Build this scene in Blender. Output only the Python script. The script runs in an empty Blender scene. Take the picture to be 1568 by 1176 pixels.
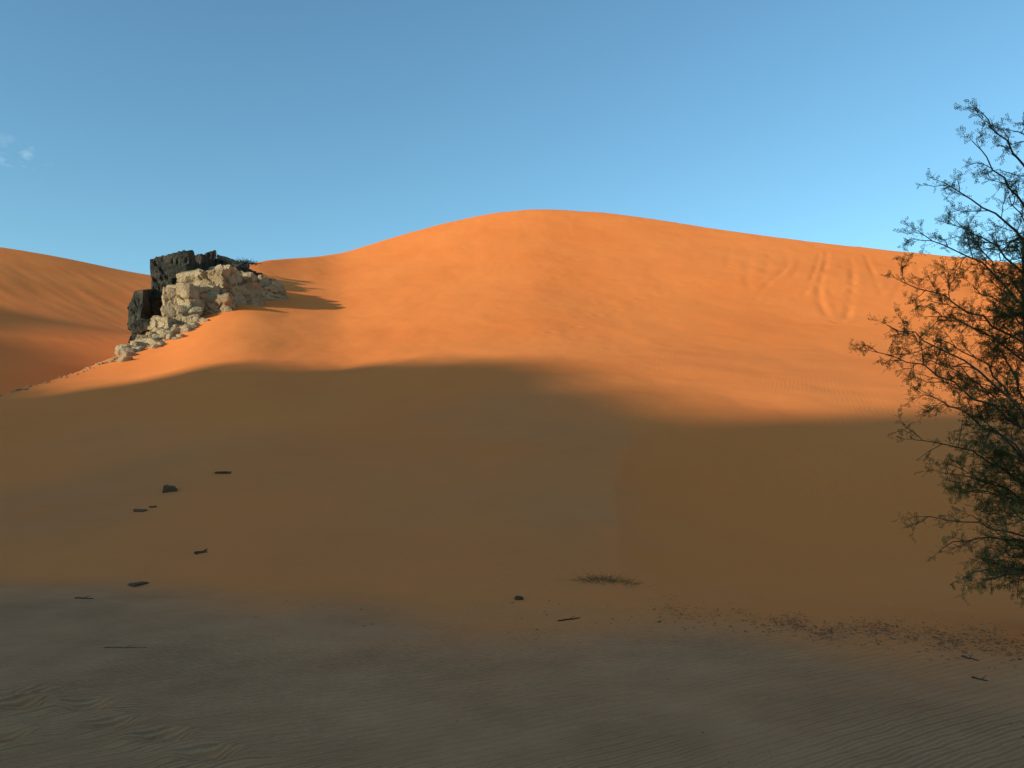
import bpy, math, numpy as np, random
from mathutils import Vector
rng=np.random.RandomState(7); random.seed(7)
scene=bpy.context.scene
# ------------------------------------------------------------------ camera
EYE=1.6; F=1231.0; PIT=math.radians(5.2)
cam=bpy.data.cameras.new("camera"); cam.sensor_width=36; cam.lens=36*F/1568; cam.clip_end=20000; cam.clip_start=0.05
co=bpy.data.objects.new("camera",cam); scene.collection.objects.link(co)
co.location=(0,0,EYE); co.rotation_euler=(math.pi/2+PIT,0,0); scene.camera=co
def bearing(px,py):
    """survey bearing (azimuth, rise per metre) of a sighted point"""
    u=(px-784)/F; v=(588-py)/F
    h=math.cos(PIT)-v*math.sin(PIT); z=math.sin(PIT)+v*math.cos(PIT)
    return math.atan2(u,h), z/math.hypot(u,h)
# ------------------------------------------------------------------ noise
def _h(ix,iy,iz,seed):
    n=(ix*73856093)^(iy*19349663)^(iz*83492791)^(seed*2654435)
    n=n&0x7fffffff; n=((n>>13)^n); n=(n*(n*n*15731+789221)+1376312589)&0x7fffffff
    return n/1073741824.0-1.0
def vnoise(x,y,z=None,seed=0):
    x=np.asarray(x,float); y=np.asarray(y,float)
    if z is None: z=np.zeros_like(x)
    x0=np.floor(x).astype(np.int64);y0=np.floor(y).astype(np.int64);z0=np.floor(z).astype(np.int64)
    fx=x-x0;fy=y-y0;fz=z-z0
    sm=lambda f:f*f*f*(f*(f*6-15)+10)
    u,v,w=sm(fx),sm(fy),sm(fz)
    def L(dz):
        a=_h(x0,y0,z0+dz,seed);b=_h(x0+1,y0,z0+dz,seed);c=_h(x0,y0+1,z0+dz,seed);d=_h(x0+1,y0+1,z0+dz,seed)
        return (a*(1-u)+b*u)*(1-v)+(c*(1-u)+d*u)*v
    if np.all(z==0): return L(0)
    return L(0)*(1-w)+L(1)*w
def fbm(x,y,z=None,o=4,seed=0,g=.5):
    s=0;a=1;f=1
    for i in range(o):
        s=s+a*vnoise(x*f+i*17.3,y*f+i*5.1,None if z is None else z*f,seed+i); a*=g; f*=2.03
    return s
# ------------------------------------------------------------------ terrain functions
crest=[(-700,720,40),(-420,712,44),(-200,668,49),(0,606,54),(60,591,57),(130,569,60),(200,539,66),(260,500,74),(320,445,85),(385,403,97),(440,400,104),
(520,394,112),(600,368,117),(680,345,120),(760,329,122),(820,323,122),(900,326,121),(960,331,119),(1100,352,114),(1250,372,109),
(1400,388,105),(1568,405,100),(1800,430,96)]
cf=[];cr=[];cz=[]
for px,py,r in crest:
    a,s=bearing(px,py); cf.append(a);cr.append(r);cz.append(EYE+r*s)
cf=[-math.pi,-2.0,-1.2]+cf+[1.1,1.6,2.2,math.pi]; cr=[60,50,40]+cr+[90,85,80,60]; cz=[0,0,0.5]+cz+[16,8,0,0]
kk=np.interp(cf,[bearing(p,500)[0] for p in (0,300,520,800,960,1100)],[1.0,1.5,5,6,2.5,1.0])
foot=[(-200,890),(0,892),(200,904),(400,925),(700,955),(900,960),(1000,955),(1200,975),(1400,995),(1568,1012),(1800,1040)]
ff=[];fr=[]
for px,py in foot:
    a,s=bearing(px,py); ff.append(a); fr.append(-EYE/s)
ff=[-math.pi,-1.4]+ff+[1.4,math.pi]; fr=[14,13]+fr+[7.5,10]
GA=np.linspace(-math.pi,math.pi,6283)
def presm(xp,fp,sig):
    f=np.interp(GA,xp,fp); n=int(3*sig/.001); k=np.exp(-.5*(np.arange(-n,n+1)*.001/sig)**2);k/=k.sum()
    return np.convolve(np.pad(f,n,mode='edge'),k,'valid')
TAB={}
def smooth_interp(x,xp,fp,sig=.016):
    key=(id(xp),id(fp),sig)
    if key not in TAB: TAB[key]=presm(xp,fp,sig)
    return np.interp(x,GA,TAB[key])
kk=list(kk)
def polar(x,y): return np.arctan2(x,y),np.hypot(x,y)
def smin(a,b,k):
    h=np.clip(.5+.5*(b-a)/k,0,1); return b*(1-h)+a*h-k*h*(1-h)
def smax(a,b,k): return -smin(-a,-b,k)
A955=bearing(955,780)[0]
def spur(a,r):
    # lateral distance from the curving edge of the slip face
    c=A955-.010*np.cos((r-14)/5.0)+.004*np.sin(r/1.7)
    return (a-c)*r
def H(x,y):
    x=np.asarray(x,float);y=np.asarray(y,float)
    a,r=polar(x,y)
    rc=smooth_interp(a,cf,cr);zc=smooth_interp(a,cf,cz);k=smooth_interp(a,cf,kk,.03);rf=smooth_interp(a,ff,fr)
    q=np.clip((r-rf)/(rc-rf),0,None)
    zc2=zc+k*.25
    z1=zc2*q**1.6
    back=zc2-.5*(r-rc)
    z=smin(z1,back,k)
    w=np.clip(q,0,1)*np.clip(1-q,0,1)*4
    n1=fbm(x/30,y/30,o=2,seed=3)
    n2=fbm(x/8.0+3,y/13.0,o=3,seed=9)
    z=z+w*(n1*np.interp(a,[-.35,0],[.15,.45])+n2*.06)*np.clip(zc/20,.15,1)
    z=smax(z,-.0+np.clip((r-rc)/40,0,1)*3.2*(q>1),.3*(q>1)+.001)
    z=z+np.where(q<1,.035,.2)*fbm(x/2.6,y/3.4,o=3,seed=21)*np.clip(r/10,.25,1)
    d=spur(a,r)
    win=np.exp(-((r-17)/8.0)**2)
    z=z-np.where(d>0,.95*(1-np.exp(-np.clip(d,0,50)/1.5)),-.16*(1-np.exp(np.clip(d,-50,0)/2.5)))*win*np.clip((r-rf)/4,0,1)
    return z
def far_tab():
    pts=[(-300,340,185),(0,378,190),(100,396,192),(200,418,195),(240,424,196),(330,440,200),(420,470,200)]
    A=[];R=[];Z=[]
    for px,py,r in pts:
        a,s=bearing(px,py);A.append(a);R.append(r);Z.append(EYE+r*s)
    return [-2.0,-1.4]+A+[-.1],[150,170]+R+[200],[10,45]+Z+[10]
fA,fR,fZ=far_tab()
def HF(x,y):
    a,r=polar(x,y)
    rc=smooth_interp(a,fA,fR);zc=smooth_interp(a,fA,fZ)
    q=np.clip((r-68)/(rc-68),0,None)
    z1=3.2+(zc-3)*q**1.15
    z=smin(z1,zc-.5*(r-rc)+.3,1.2)
    z=z+(fbm(x/34,y/44,o=2,seed=33)*.9+.05*fbm((x*.6+y*.8)/2.2,(y*.6-x*.8)/14,o=3,seed=37))*np.clip(q,0,1)*np.clip(1.1-q,0,1)*3
    return np.where(q<=0,1.0,z)
def hit(px,py,far=False,rmax=260):
    a,s=bearing(px,py)
    r=np.arange(3,rmax,.04); x=np.sin(a)*r; y=np.cos(a)*r
    z=H(x,y)
    if far: z=np.maximum(z,HF(x,y))
    zz=EYE+s*r; i=np.argmax(z>=zz)
    if not (z>=zz).any(): i=np.argmax(z/r-s-EYE/r)
    return np.array([x[i],y[i],z[i]])
# ------------------------------------------------------------------ grid
def axis(parts):
    out=[]
    for a,b,s in parts: out+=list(np.arange(a,b-1e-6,s))
    return out
geo=[]; v=75.;st=.4
while v<4000: geo.append(v); st*=1.13; v+=st
xs=axis([(-75,-8,.2),(-8,8,.055),(8,75,.2)]); xs=np.array([-g for g in geo[::-1]]+xs[1:]+geo)
yc=axis([(2.5,12,.05),(12,25,.11),(25,60,.17),(60,132,.24)])
gy=[];v=132.;st=.3
while v<4000: gy.append(v); st*=1.14; v+=st
gn=[];v=2.45;st=.06
while v>-4000: gn.append(v); st*=1.11; v-=st
ys=np.array(gn[::-1]+yc+gy)
X,Y=np.meshgrid(xs,ys); Z=H(X.ravel(),Y.ravel()).reshape(X.shape)
def groove(pts,width,depth,levee=.35):
    global Z
    P=[hit(*p) for p in pts]
    P=np.array(P)[:,:2]
    for _ in range(2):
        Q=[P[0]]
        for i in range(len(P)-1): Q+= [P[i]*.75+P[i+1]*.25,P[i]*.25+P[i+1]*.75]
        Q.append(P[-1]);P=np.array(Q)
    m=width*4
    ix=np.where((xs>P[:,0].min()-m)&(xs<P[:,0].max()+m))[0]; iy=np.where((ys>P[:,1].min()-m)&(ys<P[:,1].max()+m))[0]
    sx=slice(ix[0],ix[-1]+1);sy=slice(iy[0],iy[-1]+1)
    xx=X[sy,sx];yy=Y[sy,sx];D=np.full(xx.shape,1e9);TT=np.zeros(xx.shape)
    n_=len(P)-1
    for i in range(n_):
        a=P[i];b=P[i+1];ab=b-a;L=ab.dot(ab)+1e-9
        t=np.clip(((xx-a[0])*ab[0]+(yy-a[1])*ab[1])/L,0,1)
        d=np.hypot(xx-a[0]-t*ab[0],yy-a[1]-t*ab[1]); TT=np.where(d<D,(i+t)/n_,TT); D=np.minimum(D,d)
    n=(1+.9*vnoise(xx*.6,yy*.6,seed=77))*np.clip(TT*6+.3,0,1)*np.clip((1-TT)*5,0,1)
    Z[sy,sx]+=(-depth*np.exp(-(D/width)**2)+depth*levee*np.exp(-((D-1.9*width)/width)**2))*n
groove([(1266,384),(1262,415),(1252,445),(1262,478),(1280,496),(1296,488),(1305,455),(1307,420),(1301,388)],.3,.06)
groove([(1256,388),(1246,420),(1230,455)],.25,.045)
groove([(1210,402),(1198,418),(1172,438)],.28,.03)
groove([(1188,420),(1170,440),(1148,468)],.28,.025)
groove([(1324,390),(1338,420),(1350,455)],.25,.035)
groove([(1392,398),(1384,425),(1360,470)],.28,.045)
groove([(1400,400),(1412,425),(1400,480)],.28,.035)
for i in range(18):
    p=1120+i*26+rng.randint(-16,16); t=350+(p-1030)*.12; o=rng.randint(0,30)
    groove([(p,t+18+o*.3),(p-5+rng.randint(-8,8),t+32+o),(p-12+rng.randint(-14,14),t+45+o+rng.randint(0,30))],.4,.024)
def pit(px,py,ra,dep,lx=1.0):
    c=hit(px,py); 
    m=(np.abs(X-c[0])<ra*5)&(np.abs(Y-c[1])<ra*5)
    D=np.hypot((X[m]-c[0])/lx,(Y[m]-c[1]))
    Z[m]+=-dep*np.exp(-(D/ra)**2)+dep*.45*np.exp(-((D-ra*1.9)/ra*1.3)**2)
for p in [(18,1068),(68,1066),(140,1084),(172,1112),(322,1160),(36,1082),(250,1132),(8,1130)]: pit(p[0],p[1],.075,.055,1.5)
for i in range(9): pit(1120-i*34+rng.randint(-5,5),405+i*13+(i%2)*5,.35,.03)
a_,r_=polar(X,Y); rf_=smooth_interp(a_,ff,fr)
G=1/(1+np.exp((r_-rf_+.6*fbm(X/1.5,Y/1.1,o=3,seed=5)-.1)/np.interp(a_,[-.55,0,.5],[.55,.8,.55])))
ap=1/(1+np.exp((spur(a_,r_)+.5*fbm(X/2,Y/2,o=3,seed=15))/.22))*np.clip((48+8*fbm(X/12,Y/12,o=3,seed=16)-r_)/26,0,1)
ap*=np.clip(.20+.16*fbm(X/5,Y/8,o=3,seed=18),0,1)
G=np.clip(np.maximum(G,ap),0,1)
def grid_mesh(name,X,Y,Z,G,fmask,mat):
    ny,nx=X.shape
    idx=np.arange(nx*ny).reshape(ny,nx)
    q=np.stack([idx[:-1,:-1],idx[:-1,1:],idx[1:,1:],idx[1:,:-1]],-1)[fmask]
    used=np.unique(q); mp=np.full(nx*ny,-1,np.int64); mp[used]=np.arange(len(used)); q=mp[q]
    co=np.stack([X.ravel(),Y.ravel(),Z.ravel()],-1)[used]
    me=bpy.data.meshes.new(name); me.vertices.add(len(co)); me.vertices.foreach_set("co",co.ravel().astype(np.float32))
    me.loops.add(q.size); me.loops.foreach_set("vertex_index",q.ravel().astype(np.int32))
    me.polygons.add(len(q)); me.polygons.foreach_set("loop_start",np.arange(0,q.size,4,dtype=np.int32))
    me.polygons.foreach_set("use_smooth",np.ones(len(q),bool))
    at=me.attributes.new("grey_sand","FLOAT","POINT"); at.data.foreach_set("value",G.ravel()[used].astype(np.float32))
    me.update(calc_edges=True); me.materials.append(mat)
    ob=bpy.data.objects.new(name,me); scene.collection.objects.link(ob); return ob
# ------------------------------------------------------------------ materials
def newmat(name):
    m=bpy.data.materials.new(name); m.use_nodes=True; nt=m.node_tree; b=nt.nodes["Principled BSDF"]
    b.inputs["Roughness"].default_value=.95; b.inputs["Specular IOR Level"].default_value=.1
    return m,nt,b
def N(nt,t,**kw):
    n=nt.nodes.new(t)
    for k,v in kw.items():
        if k in n.inputs: n.inputs[k].default_value=v
        else: setattr(n,k,v)
    return n
def ramp(nt,fac,stops):
    r=nt.nodes.new("ShaderNodeValToRGB"); e=r.color_ramp.elements
    while len(e)<len(stops): e.new(.5)
    for i,(p,c) in enumerate(stops): e[i].position=p; e[i].color=(c if len(c)==4 else (*c,1))
    nt.links.new(fac,r.inputs[0]); return r.outputs[0]
def mix(nt,f,a,b):
    m=nt.nodes.new("ShaderNodeMix"); m.data_type='RGBA'
    for s,v in ((m.inputs[0],f),(m.inputs[6],a),(m.inputs[7],b)):
        if isinstance(v,(int,float)): s.default_value=v
        elif isinstance(v,tuple): s.default_value=(*v,1)
        else: nt.links.new(v,s)
    return m.outputs[2]
def mth(nt,op,a,b=0.,clamp=False):
    m=nt.nodes.new("ShaderNodeMath"); m.operation=op; m.use_clamp=clamp
    for s,v in ((m.inputs[0],a),(m.inputs[1],b)):
        if isinstance(v,(int,float)): s.default_value=v
        else: nt.links.new(v,s)
    return m.outputs[0]
def sand_material():
    m,nt,b=newmat("sand"); L=nt.links.new
    tc=N(nt,"ShaderNodeTexCoord"); P=tc.outputs["Object"]
    at=N(nt,"ShaderNodeAttribute",attribute_name="grey_sand"); g=at.outputs["Fac"]
    n1=N(nt,"ShaderNodeTexNoise",Scale=.09,Detail=3.,Roughness=.55); L(P,n1.inputs["Vector"])
    n2=N(nt,"ShaderNodeTexNoise",Scale=1.6,Detail=5.,Roughness=.65); L(P,n2.inputs["Vector"])
    n3=N(nt,"ShaderNodeTexNoise",Scale=160.,Detail=1.,Roughness=.7); L(P,n3.inputs["Vector"])
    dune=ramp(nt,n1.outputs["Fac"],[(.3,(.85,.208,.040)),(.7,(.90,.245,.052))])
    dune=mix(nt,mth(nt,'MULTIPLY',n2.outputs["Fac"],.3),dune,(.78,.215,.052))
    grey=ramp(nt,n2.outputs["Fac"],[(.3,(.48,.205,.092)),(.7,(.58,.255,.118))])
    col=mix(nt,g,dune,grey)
    sp=ramp(nt,n3.outputs["Fac"],[(.3,(.72,.72,.72)),(.5,(1,1,1)),(.75,(1.12,1.12,1.12))])
    mm=nt.nodes.new("ShaderNodeMix"); mm.data_type='RGBA'; mm.blend_type='MULTIPLY'; mm.inputs[0].default_value=.8
    L(col,mm.inputs[6]); L(sp,mm.inputs[7]); L(mm.outputs[2],b.inputs["Base Color"])
    def rip(scale,rot,dist,ds):
        mp=N(nt,"ShaderNodeMapping"); mp.inputs["Rotation"].default_value=(0,0,math.radians(rot)); L(P,mp.inputs["Vector"])
        w=N(nt,"ShaderNodeTexWave",Scale=scale,Distortion=dist,Detail=2.); w.inputs["Detail Scale"].default_value=ds
        L(mp.outputs[0],w.inputs["Vector"]); return w.outputs["Fac"]
    w1=rip(4.0,58,2.6,1.0); w2=rip(1.6,20,6.,.8)
    nm=N(nt,"ShaderNodeTexNoise",Scale=.16,Detail=2.); L(P,nm.inputs["Vector"])
    mask=ramp(nt,nm.outputs["Fac"],[(.45,(0,0,0)),(.62,(1,1,1))])
    nm2=N(nt,"ShaderNodeTexNoise",Scale=.6,Detail=2.); L(P,nm2.inputs["Vector"])
    mask2=ramp(nt,nm2.outputs["Fac"],[(.35,(.35,.35,.35)),(.6,(1,1,1))])
    h=mth(nt,'MULTIPLY',mth(nt,'MULTIPLY',w1,.034),mth(nt,'MULTIPLY',mask2,g))
    ig=mth(nt,'SUBTRACT',1.,g)
    h=mth(nt,'ADD',h,mth(nt,'MULTIPLY',mth(nt,'MULTIPLY',mth(nt,'MULTIPLY',w2,.004),mask),ig))
    h=mth(nt,'ADD',h,mth(nt,'MULTIPLY',n2.outputs["Fac"],.014))
    n4=N(nt,"ShaderNodeTexNoise",Scale=22.,Detail=3.,Roughness=.7); L(P,n4.inputs["Vector"])
    h=mth(nt,'ADD',h,mth(nt,'MULTIPLY',n4.outputs["Fac"],.009))
    h=mth(nt,'ADD',h,mth(nt,'MULTIPLY',n3.outputs["Fac"],.0012))
    bp=N(nt,"ShaderNodeBump",Strength=1.,Distance=1.); L(h,bp.inputs["Height"]); L(bp.outputs[0],b.inputs["Normal"])
    return m
sand=sand_material()
def rock_material(name,c1,c2,c3,bump=.35):
    m,nt,b=newmat(name); L=nt.links.new
    tc=N(nt,"ShaderNodeTexCoord"); P=tc.outputs["Object"]
    n=N(nt,"ShaderNodeTexNoise",Scale=.8,Detail=6.,Roughness=.6); L(P,n.inputs["Vector"])
    c=ramp(nt,n.outputs["Fac"],[(.3,c1),(.5,c2),(.72,c3)])
    L(c,b.inputs["Base Color"])
    n2=N(nt,"ShaderNodeTexNoise",Scale=3.5,Detail=5.,Roughness=.65); L(P,n2.inputs["Vector"])
    bp=N(nt,"ShaderNodeBump",Strength=1.,Distance=1.); L(mth(nt,'MULTIPLY',n2.outputs["Fac"],bump),bp.inputs["Height"]); L(bp.outputs[0],b.inputs["Normal"])
    return m
pale=rock_material("sandstone_pale",(.26,.175,.09),(.40,.28,.155),(.50,.37,.215),.3)
dark=rock_material("sandstone_varnished",(.026,.027,.021),(.06,.053,.038),(.13,.10,.065))
def plain(name,c1,c2,scale=8.,trans=None):
    m,nt,b=newmat(name)
    tc=N(nt,"ShaderNodeTexCoord"); n=N(nt,"ShaderNodeTexNoise",Scale=scale,Detail=4.); nt.links.new(tc.outputs["Object"],n.inputs["Vector"])
    nt.links.new(ramp(nt,n.outputs["Fac"],[(.35,c1),(.65,c2)]),b.inputs["Base Color"]); return m
# ------------------------------------------------------------------ build terrain
cx=(X[:-1,:-1]+X[1:,1:])/2; cy=(Y[:-1,:-1]+Y[1:,1:])/2
ca,crr=polar(cx,cy); isdune=(crr>smooth_interp(ca,ff,fr)-.1)&(np.abs(ca)<1.9)&(crr<400)
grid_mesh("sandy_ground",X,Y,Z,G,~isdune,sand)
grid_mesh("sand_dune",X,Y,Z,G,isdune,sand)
fx=np.arange(-260,-5,.5);fy=np.arange(20,300,.5); FX,FY=np.meshgrid(fx,fy)
FZ=HF(FX.ravel(),FY.ravel()).reshape(FX.shape); fa,frr=polar(FX,FY)
FZ=np.where(fa>-.2,FZ-(fa+.2)*120,FZ)
fm=((frr>66)&(fa<-.12))[:-1,:-1]
grid_mesh("sand_dune",FX,FY,FZ,np.zeros_like(FX),fm,sand)
# ------------------------------------------------------------------ sun and sky
EL=math.radians(12.6); SH=np.array([-.815,-.58]);SH/=np.linalg.norm(SH)
S=np.array([SH[0]*math.cos(EL),SH[1]*math.cos(EL),math.sin(EL)])
sl=bpy.data.lights.new("sun","SUN"); sl.energy=5.0; sl.angle=math.radians(.6); sl.color=(1,.98,.84)
so=bpy.data.objects.new("sun",sl); scene.collection.objects.link(so); so.rotation_euler=Vector(S).to_track_quat('Z','Y').to_euler(); so.location=(-50,-50,80)
w=bpy.data.worlds.new("World"); scene.world=w; w.use_nodes=True; nt=w.node_tree
sk=nt.nodes.new("ShaderNodeTexSky"); sk.sky_type='NISHITA'; sk.sun_disc=False; sk.sun_elevation=EL; sk.sun_rotation=math.atan2(SH[0],SH[1])
sk.air_density=1.0; sk.dust_density=.8; sk.ozone_density=1.6; sk.altitude=400
mm=nt.nodes.new("ShaderNodeMix"); mm.data_type='RGBA'; mm.blend_type='MULTIPLY'; mm.inputs[0].default_value=1; mm.inputs[7].default_value=(1.08,1.54,1.58,1)
nt.links.new(sk.outputs[0],mm.inputs[6])
a0,s0_=bearing(28,243); cd=Vector((math.sin(a0),math.cos(a0),s0_)).normalized()
tc=nt.nodes.new("ShaderNodeTexCoord"); vd=nt.nodes.new("ShaderNodeVectorMath"); vd.operation='DISTANCE'; vd.inputs[1].default_value=cd
nt.links.new(tc.outputs["Generated"],vd.inputs[0])
mp=nt.nodes.new("ShaderNodeMapping"); mp.inputs["Scale"].default_value=(1,1,2.2); nt.links.new(tc.outputs["Generated"],mp.inputs["Vector"])
cn=nt.nodes.new("ShaderNodeTexNoise"); cn.inputs["Scale"].default_value=60; cn.inputs["Detail"].default_value=6; nt.links.new(mp.outputs[0],cn.inputs["Vector"])
fall=mth(nt,'SUBTRACT',1.,mth(nt,'MULTIPLY',vd.outputs["Value"],30.),True)
cf_=mth(nt,'MULTIPLY',mth(nt,'MULTIPLY',mth(nt,'SUBTRACT',cn.outputs["Fac"],.52,True),1.8),fall,True)
cl=nt.nodes.new("ShaderNodeMix"); cl.data_type='RGBA'; nt.links.new(cf_,cl.inputs[0]); nt.links.new(mm.outputs[2],cl.inputs[6]); cl.inputs[7].default_value=(4.6,6.2,6.8,1)
nt.links.new(cl.outputs[2],nt.nodes["Background"].inputs[0]); nt.nodes["Background"].inputs[1].default_value=.142
# ------------------------------------------------------------------ rocky hill behind the camera that shades the dune foot
D0=260.; WV=np.array([SH[1],-SH[0]])
if WV[0]<0: WV=-WV
bd=[(0,612,0),(100,592,0),(180,581,0),(250,575,0),(330,566,0),(400,560,0),(470,556,0),(550,553,0),(620,552,0),(700,552,0),(780,552,0),(850,555,0),(880,564,0),(950,596,0),(1050,628,0),(1150,637,0),(1300,632,0),(1450,628,0),(1568,625,0),(20,515,1),(180,507,1)]
bw=[]
for px,py,far in bd:
    p=hit(px,py,bool(far)); l=p[:2].dot(SH); wv=p[:2].dot(WV); bw.append((wv,p[2]+(D0-l)*math.tan(EL),px,round(float(np.hypot(*p[:2])),1)))
bw.sort()
_w=np.array([b[0] for b in bw]);_z=np.array([b[1] for b in bw])
bW=list(np.arange(_w.min(),_w.max()+.5,.5)); bZ=[]
for q in bW:
    kq=np.exp(-.5*((_w-q)/.6)**2); li=np.interp(q,_w,_z); bZ.append((float((kq*_z).sum())+li*.15)/(float(kq.sum())+.15))
bW=[-500,-330,-200]+bW+[120,250,500]; bZ=[0,60,bZ[0]]+bZ+[bZ[-1]+2,60,0]
ww=np.concatenate([np.arange(-500,-130,4),np.arange(-130,60,.5),np.arange(60,500,4)]); ll=np.concatenate([np.arange(90,240,4),np.arange(240,280,1.),np.arange(280,480,5)])
WW,LL=np.meshgrid(ww,ll)
top=np.interp(WW,bW,bZ); u=np.abs(LL-D0)
sh=np.exp(-(u/70.)**1.15)
HZ=top*sh+fbm(WW/18,LL/18,o=5,seed=51)*6*np.clip(u/20,0,1)*sh-np.clip(u-120,0,100)*.2
HZ=np.minimum(HZ,top)+fbm(WW/3,LL/3,o=3,seed=52)*.2
HXx=WW*WV[0]+LL*SH[0]; HYy=WW*WV[1]+LL*SH[1]
grid_mesh("rocky_hill",HXx,HYy,HZ,np.zeros_like(HZ),np.ones((HZ.shape[0]-1,HZ.shape[1]-1),bool),pale)
# ------------------------------------------------------------------ generic mesh builder
def tri_mesh(name,V,Fs,mats,mi=None,smooth=False):
    me=bpy.data.meshes.new(name); V=np.asarray(V,np.float32); Fs=np.asarray(Fs,np.int32); k=Fs.shape[1]
    me.vertices.add(len(V)); me.vertices.foreach_set("co",V.ravel()); me.loops.add(Fs.size); me.loops.foreach_set("vertex_index",Fs.ravel())
    me.polygons.add(len(Fs)); me.polygons.foreach_set("loop_start",np.arange(0,Fs.size,k,dtype=np.int32))
    for m in mats: me.materials.append(m)
    if mi is not None: me.polygons.foreach_set("material_index",np.asarray(mi,np.int32))
    me.polygons.foreach_set("use_smooth",np.full(len(Fs),smooth)); me.update(calc_edges=True)
    ob=bpy.data.objects.new(name,me); scene.collection.objects.link(ob); return ob
import bmesh
ICO={}
def ico(n):
    if n not in ICO:
        bm=bmesh.new(); bmesh.ops.create_icosphere(bm,subdivisions=n,radius=1); ICO[n]=(np.array([v.co[:] for v in bm.verts]),np.array([[v.index for v in f.verts] for f in bm.faces])); bm.free()
    return ICO[n]
def chunk(c,size,seed,sub=5,rough=1.0,yaw=None,ncell=30):
    r=np.random.RandomState(seed); D,Fc=ico(sub); D=D/np.linalg.norm(D,axis=1)[:,None]
    pl=[np.array(v,float) for v in ((1,0,0),(-1,0,0),(0,1,0),(0,-1,0),(0,0,1),(0,0,-1))]
    pl=[p+r.uniform(-.22,.22,3) for p in pl]; ds=list(r.uniform(.8,1.0,6))
    for i in range(5): pl.append(r.normal(size=3)); ds.append(r.uniform(.95,1.25))
    R=np.full(len(D),9.)
    for p,d in zip(pl,ds):
        p=p/np.linalg.norm(p); dt=D@p; R=np.minimum(R,np.where(dt>.05,d/np.maximum(dt,.05),9))
    P=D*R[:,None]*np.array(size)
    if sub>=4:
        ms=min(size); cells=r.uniform(-1.2,1.2,(ncell,3))*np.array(size)
        an=np.array([1,1,1.7]); wob=.10*ms*vnoise(P[:,0]/ms*3,P[:,1]/ms*3,P[:,2]/ms*3+.3,seed=seed%97)
        dist=np.linalg.norm((P[:,None]+wob[:,None,None]-cells[None])*an,axis=2)
        o=np.argsort(dist,1)[:,:2]; ar=np.arange(len(P)); d1=dist[ar,o[:,0]];d2=dist[ar,o[:,1]]
        off=r.uniform(-.15,.10,ncell)[o[:,0]]*ms*rough; crack=-np.exp(-((d2-d1)/(.06*ms))**2)*.15*ms*rough
        P=P+D*(off+crack)[:,None]
    ms=min(size)
    P=P+D*(fbm(P[:,0]/ms*2.2+seed%13,P[:,1]/ms*2.2,P[:,2]/ms*2.6+.1,o=4,seed=seed%91)*.045*ms*rough)[:,None]
    y=r.uniform(0,6.3) if yaw is None else yaw
    Rz=np.array([[math.cos(y),-math.sin(y),0],[math.sin(y),math.cos(y),0],[0,0,1]])
    return P@Rz.T+np.array(c),Fc
def at(px,py,r):
    a,s=bearing(px,py); return np.array([math.sin(a)*r,math.cos(a)*r,EYE+s*r])
RV=[];RF=[];RM=[];cnt=0
def addrock(PF,mat):
    global cnt
    P,Fc=PF; RV.append(P);RF.append(Fc+cnt);RM.append(np.full(len(Fc),mat));cnt+=len(P)
for px,py,r,sz,sd in [(266,455,80,(1.7,2.2,3.3),1),(290,450,82,(1.5,2.0,3.4),2),(312,448,84,(1.7,2.2,3.4),13),(336,447,84,(1.8,2.2,3.3),3),(360,445,86,(1.7,2.0,2.9),4),
                      (216,478,76,(.75,1.3,2.3),5),(232,490,77,(.9,1.2,2.2),6),(224,508,74,(1.0,1.2,1.2),7),(252,480,78,(1.1,1.5,2.6),8),(378,438,88,(1.3,1.5,1.9),14),
                      (276,425,81,(1.2,1.4,1.6),15),(322,418,84,(1.3,1.4,1.6),16)]:
    addrock(chunk(at(px,py,r),sz,sd,5,1.0,yaw=.12*(sd%5),ncell=40),1)
for px,py,r,sz,sd in [(297,466,73,(2.0,2.0,2.0),21),(330,450,75,(2.2,2.2,2.1),22),(368,448,77,(2.3,2.0,1.8),23),(325,482,73,(2.4,1.9,1.5),24),
                      (280,492,71,(1.6,1.7,1.2),25),(358,468,75,(2.2,1.9,1.5),26),(404,447,78,(1.8,1.5,1.3),27),(256,503,70,(1.2,1.2,1.0),28),
                      (308,500,70,(1.4,1.3,.7),29),(345,425,79,(1.3,1.5,.9),30),(268,475,73,(.9,1.2,1.9),31),(225,525,68,(.9,1.0,.5),32),(245,520,68,(1.0,.9,.6),33),(385,470,76,(1.6,1.4,.9),34)]:
    addrock(chunk(at(px,py,r),sz,sd,5,1.0,yaw=.3*(sd%6),ncell=34),0)
for i in range(150):
    t=rng.rand()**.7
    if i<90:
        px=190+110*rng.rand(); py=540-(px-190)*.40+rng.normal()*6; sc=.14+.42*rng.rand()**2
    else:
        px=200*t; py=606-px*.335+rng.normal()*2.0+3; sc=.05+.12*rng.rand()**2
    p=hit(px,py,True)
    if np.hypot(p[0],p[1])>80: continue
    addrock(chunk(p+np.array([0,0,sc*.05]),(sc*1.3,sc,sc*.7),100+i,3,1.2),0)
tri_mesh("rock_outcrop",np.concatenate(RV),np.concatenate(RF),[pale,dark],np.concatenate(RM))
stone_m=rock_material("stone_brown",(.06,.038,.02),(.11,.07,.038),(.17,.105,.055),.02)
for px,py,w,hh,sd in [(260,752,.20,.12,1),(215,783,.13,.04,2),(234,777,.08,.03,3),(342,724,.24,.03,4),(308,846,.09,.02,5),(210,896,.12,.025,6),(795,918,.045,.035,7)]:
    p=hit(px,py)
    V,Fc=chunk(p+np.array([0,0,hh*.1]),(w,w*.7,hh),300+sd,4,1.,ncell=12)
    tri_mesh("stone",V,Fc,[stone_m])
PV=[];PF=[];c=0
def addp(V,Fc):
    global c
    PV.append(V);PF.append(Fc+c);c+=len(V)
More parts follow.
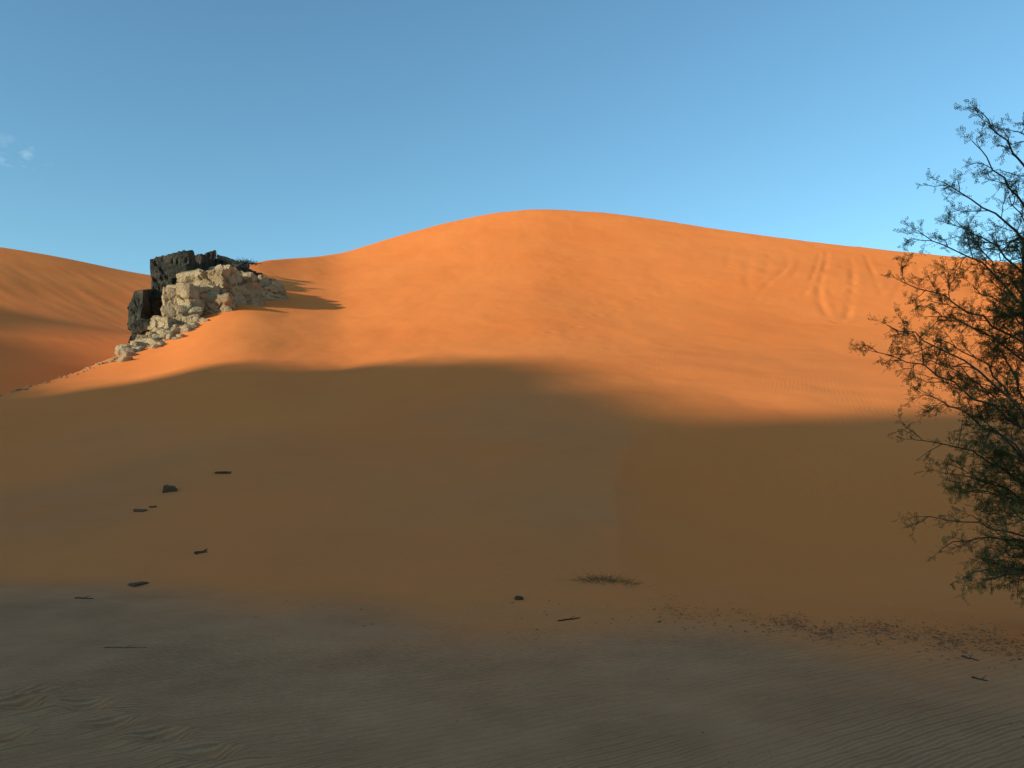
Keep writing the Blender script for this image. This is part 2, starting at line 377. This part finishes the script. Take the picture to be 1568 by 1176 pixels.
for i in range(700):
    px=rng.uniform(350,1650); base=np.interp(px,[300,700,1050,1300,1568],[935,955,945,972,1000])
    dens=np.interp(px,[300,700,1050,1600],[.1,.3,.8,1.])
    if rng.rand()>dens: continue
    py=base+rng.normal()*np.interp(px,[300,1000,1600],[20,16,20]); p=hit(px,py); sc=.003+.011*rng.rand()**4
    addp(*chunk(p+np.array([0,0,sc*.2]),(sc*1.4,sc,sc*.6),1000+i,1,.5))
for i in range(90):
    p=hit(rng.uniform(0,1568),rng.uniform(940,1170)); sc=.002+.005*rng.rand()**3
    addp(*chunk(p+np.array([0,0,sc*.2]),(sc*1.4,sc,sc*.6),2500+i,1,.5))
tri_mesh("pebbles",np.concatenate(PV),np.concatenate(PF),[rock_material("pebble",(.08,.05,.025),(.26,.16,.09),(.6,.46,.32),.01)])
# ------------------------------------------------------------------ tubes / leaves
class Tube:
    def __init__(s): s.V=[];s.F=[];s.n=0
    def add(s,P,R,k=5):
        P=np.array(P,float);n=len(P);R=np.array(R,float)
        T=np.gradient(P,axis=0);T/=np.linalg.norm(T,axis=1)[:,None]+1e-9
        ref=np.array([0,0,1.]) if abs(T[0][2])<.9 else np.array([1.,0,0])
        A=np.cross(T,ref);A/=np.linalg.norm(A,axis=1)[:,None]+1e-9;B=np.cross(T,A)
        an=np.arange(k)*2*math.pi/k
        V=P[:,None]+R[:,None,None]*(A[:,None]*np.cos(an)[None,:,None]+B[:,None]*np.sin(an)[None,:,None])
        i=np.arange(n-1)[:,None]*k;j=np.arange(k)[None];jn=(j+1)%k
        s.F.append(np.stack([i+j,i+jn,i+k+jn,i+k+j],-1).reshape(-1,4)+s.n);s.V.append(V.reshape(-1,3));s.n+=n*k
def bez(p0,p1,bend,n,wig=.0):
    p0=np.array(p0);p1=np.array(p1);m=(p0+p1)/2+bend;t=np.linspace(0,1,n)[:,None]
    P=(1-t)**2*p0+2*t*(1-t)*m+t*t*p1
    L=np.linalg.norm(p1-p0); P[1:]+=rng.normal(size=(n-1,3))*wig*L; return P
tw=Tube(); fronds=[]
def unit(v): return v/(np.linalg.norm(v)+1e-9)
def twig(p,d,L,ld=1.):
    e=p+d*L+np.array([0,0,-.10*L]); P=bez(p,e,rng.normal(size=3)*L*.12,5,.02); tw.add(P,np.linspace(.0026,.0011,5),3)
    nf=max(4,int(L/.016*ld))
    for i in range(nf):
        f=(i+.6)/nf*4; a=int(min(f,3)); q=P[a]+(P[a+1]-P[a])*(f-a)
        dd=unit(unit(P[a+1]-P[a])*.6+unit(rng.normal(size=3))*.85+np.array([0,0,.12])); fronds.append((q,dd,rng.uniform(.045,.09)))
def sub(p,d,L,dens=1.):
    e=p+d*L; P=bez(p,e,rng.normal(size=3)*L*.14+np.array([0,0,.06*L]),7,.018); tw.add(P,np.linspace(.004+.003*L,.0022,7),4)
    nt_=max(3,int(L/.055*dens))
    for i in range(nt_):
        f=(.12+.88*(i+rng.rand()*.6)/nt_)*6; a=int(min(f,5)); q=P[a]+(P[a+1]-P[a])*(f-a)
        dd=unit(unit(P[a+1]-P[a])*.8+unit(rng.normal(size=3))*.8); twig(q,dd,rng.uniform(.10,.22)*(1.15-.4*i/nt_),min(1.,.5+dens*.5))
def limb(p0,p1,r0,dens=1.,bend=None,spread=1.):
    p0=np.array(p0,float);p1=np.array(p1,float);L=np.linalg.norm(p1-p0)
    if bend is None: bend=np.array([0,0,.16*L])+rng.normal(size=3)*.05*L
    P=bez(p0,p1,bend,12,.012); tw.add(P,np.linspace(r0,.004,12),6)
    ns=max(5,int(L/.13*dens))
    for i in range(ns):
        t=.2+.8*(i+rng.rand()*.7)/ns; f=min(t,.999)*11; a=int(f); q=P[a]+(P[a+1]-P[a])*(f-a)
        dd=unit(unit(P[a+1]-P[a])*.75+unit(rng.normal(size=3)*np.array([1,1,.8]))*.85+np.array([0,0,.05]))
        sub(q,dd,rng.uniform(.3,.72)*(1.2-.8*t)*spread,dens)
    twig(P[-1],unit(P[-1]-P[-2]),.18)
bx,by=5.95,8.3; bz=float(H(np.array([bx]),np.array([by]))[0])
base=np.array([bx,by,bz-.1])
stems=[[base,(5.85,8.3,1.0),(5.7,8.2,2.2),(5.65,8.1,3.3),(5.6,8.0,4.3),(5.5,8.0,4.9)],
       [base+np.array([.12,.05,0]),(6.2,8.5,1.1),(6.5,8.6,2.4),(6.7,8.7,3.6),(6.8,8.6,4.8)],
       [base+np.array([-.1,.03,0]),(5.85,8.6,.9),(5.8,9.0,2.0),(6.0,9.3,3.2),(6.1,9.4,4.2)],
       [base+np.array([-.1,-.08,0]),(5.6,8.1,.7),(5.35,7.8,1.4),(5.05,7.6,2.1)],
       [base+np.array([.1,-.08,0]),(6.4,8.0,.8),(6.9,7.7,1.8),(7.3,7.5,2.8)]]
SP=[]
for s_ in stems:
    P=np.array(s_,float)
    for _ in range(2):
        Q=[P[0]]
        for i in range(len(P)-1): Q+=[P[i]*.75+P[i+1]*.25,P[i]*.25+P[i+1]*.75]
        Q.append(P[-1]);P=np.array(Q)
    tw.add(P,np.linspace(.065,.012,len(P)),9); SP.append(P)
def stemat(k,z):
    P=SP[k]; return P[np.argmin(np.abs(P[:,2]-z))]
tips=[(1502,174,8.0,0,4.1,.55),(1552,200,8.1,0,4.3,.65),(1440,280,8.0,0,3.3,.6),(1490,217,7.9,0,3.7,.5),(1408,356,7.9,0,2.7,.8),(1460,340,8.2,0,3.0,.8),
 (1350,496,7.7,3,1.7,.75),(1338,540,7.9,3,1.5,.7),(1390,434,7.8,0,2.2,.85),(1418,600,7.8,3,1.2,.8),(1420,480,8.4,0,2.0,.85),(1396,668,7.9,3,1.0,.55),(1400,792,8.0,3,.6,.4),
 (1440,725,8.2,3,.9,.75),(1470,560,8.0,3,1.4,.85),(1490,440,8.1,0,2.2,.9),(1500,640,7.7,3,1.2,.95),(1440,835,8.1,3,.5,.6),(1530,780,8.0,3,.6,1.1),(1540,300,8.2,0,3.2,.75),(1560,380,8.3,0,2.6,.9),
 (1520,520,8.6,2,2.0,.9),(1550,690,8.5,3,1.0,1.1),(1440,520,8.6,2,1.6,.75),(1510,890,7.9,3,.4,1.),(1500,380,8.4,0,2.6,.75),(1540,600,8.0,3,1.4,1.),(1480,750,8.3,3,.8,1.),(1560,470,7.9,0,2.0,.95),(1540,850,8.2,3,.4,1.2),
 (1480,880,8.0,3,.4,.8),(1505,700,8.0,3,.9,1.),(1555,890,8.1,3,.4,1.1)]
for px,py,r,k,z,dn in tips:
    limb(stemat(k,z),at(px,py,r*1.17),.016,dn)
for i in range(24):
    k=rng.choice([1,1,1,2,2,4,4]); P=SP[k]; s0=P[rng.randint(len(P)//3,len(P))]
    an=rng.uniform(-1.6,1.3); d=np.array([math.cos(an),math.sin(an),rng.uniform(-.1,.9)]); limb(s0,s0+unit(d)*rng.uniform(.8,1.6),.018,.6)
bark=plain("bark",(.06,.045,.03),(.12,.09,.06),20.)
treeE=bpy.data.objects.new("acacia_tree",None); scene.collection.objects.link(treeE); treeE.location=(bx,by,bz)
def child(ob):
    ob.parent=treeE; ob.location=(-bx,-by,-bz)
t_=tri_mesh("trunk_and_branches",np.concatenate(tw.V),np.concatenate(tw.F),[bark],smooth=True); child(t_)
O=np.array([f[0] for f in fronds]);Dd=np.array([f[1] for f in fronds]);LL_=np.array([f[2] for f in fronds]); nF=len(O)
# keep every leaf above the sand
side=np.cross(Dd,np.array([.1,.2,1.])+rng.normal(size=(nF,3))*.5); side/=np.linalg.norm(side,axis=1)[:,None]
LV=[];npair=5
for i in range(npair):
    for sg in (-1,1):
        o=O+Dd*(LL_*(i+.7)/npair)[:,None]
        ln=(rng.uniform(.013,.024,nF))[:,None]; dr=side*sg*.85+Dd*.5+rng.normal(size=(nF,3))*.18; dr/=np.linalg.norm(dr,axis=1)[:,None]
        wd=Dd*.0050
        LV.append(np.stack([o,o+dr*ln*.5+wd,o+dr*ln,o+dr*ln*.5-wd],1))
LV=np.concatenate(LV).reshape(-1,3); LF=np.arange(len(LV)).reshape(-1,4)
leafm=plain("leaf",(.05,.07,.022),(.12,.135,.045),2.5)
tl=tri_mesh("foliage",LV,LF,[leafm]); child(tl)
# ------------------------------------------------------------------ dry grass tuft, shrub, sticks
def tuft(name,c0,sx,sy,n,l0,l1,rad,mat,surf=True,up=.6):
    g=Tube()
    for i in range(n):
        o=c0+np.array([rng.normal()*sx,rng.normal()*sy,0])
        if surf: o[2]=float(H(o[:1],o[1:2])[0])
        d=unit(np.array([rng.normal()*1.0+(o[0]-c0[0])/sx*.6,rng.normal()*.8,rng.uniform(.12,up)])); L=rng.uniform(l0,l1)
        g.add(bez(o,o+d*L,np.array([0,0,L*.15])+rng.normal(size=3)*L*.1,4,.03),np.array([1,.9,.65,.35])*rad,3)
    tri_mesh(name,np.concatenate(g.V),np.concatenate(g.F),[mat])
dg=plain("dry_grass",(.08,.06,.03),(.18,.125,.055),30.)
tuft("dry_grass_tuft",hit(925,890),.18,.10,240,.04,.15,.0016,dg)
tuft("dry_shrub",at(376,404,87),.5,.4,260,.2,.7,.02,plain("shrub",(.04,.045,.02),(.09,.08,.04),3.),False,1.2)
stick_m=plain("dry_wood",(.04,.03,.02),(.09,.065,.04),30.)
for x0,y0,x1,y1,rr in [(115,917,143,918,.010),(855,952,888,947,.010),(160,992,225,993,.004),(300,850,318,842,.012),(1470,1006,1500,1012,.008),(1490,1040,1512,1044,.008)]:
    a=hit(x0,y0);b=hit(x1,y1); n=7; T=np.linspace(0,1,n)[:,None]; P=a+(b-a)*T+rng.normal(size=(n,3))*.006; P[:,2]=H(P[:,0],P[:,1])+rr*.5
    s_=Tube(); s_.add(P,np.linspace(rr,rr*.4,n),6)
    m_=P[3]; s_.add(bez(m_,m_+np.array([.06,.05,.02]),np.zeros(3),4),[rr*.5,rr*.4,rr*.3,rr*.2],4)
    tri_mesh("dry_stick",np.concatenate(s_.V),np.concatenate(s_.F),[stick_m],smooth=True)
q=[]
for i in range(3800):
    px=rng.uniform(980,1640); dn=np.clip((px-990)/260,0,1)*.6+.1+.6*float(vnoise(px/45.,3.3,seed=4))
    if rng.rand()>dn: continue
    sp_=np.interp(px,[1000,1300,1568],[9,8,14])
    py=np.interp(px,[1000,1250,1450,1568],[932,962,975,992])+rng.normal()*sp_+float(vnoise(px/25.,1.3,seed=6))*6
    q.append((px,py))
ang=[bearing(a,b) for a,b in q]
aa=np.array([t[0] for t in ang]); ss=np.array([t[1] for t in ang])
rr_=np.clip(-EYE/ss,0,14)
ox=np.sin(aa)*rr_;oy=np.cos(aa)*rr_
for _ in range(6):
    hz=H(ox,oy); rr_=np.clip((hz-EYE)/ss,4,14); ox=np.sin(aa)*rr_;oy=np.cos(aa)*rr_
oz=H(ox,oy)+.003; n=len(ox); th=rng.uniform(0,6.28,n); ln=rng.uniform(.006,.022,n); wd=ln*rng.uniform(.15,.45,n)
dx=np.cos(th);dy=np.sin(th); tz=rng.uniform(-.3,.3,n)
V=np.stack([np.stack([ox-dx*ln,oy-dy*ln,oz+.004],-1),np.stack([ox-dy*wd,oy+dx*wd,oz+.004+np.abs(tz)*.01],-1),np.stack([ox+dx*ln,oy+dy*ln,oz+.004+tz*tz*.02],-1),np.stack([ox+dy*wd,oy-dx*wd,oz+.003],-1)],1).reshape(-1,3)
tri_mesh("leaf_litter",V,np.arange(len(V)).reshape(-1,4),[plain("litter",(.04,.025,.014),(.16,.10,.05),40.)])
scene.view_settings.view_transform='Standard'; scene.view_settings.look='None'; scene.view_settings.exposure=0
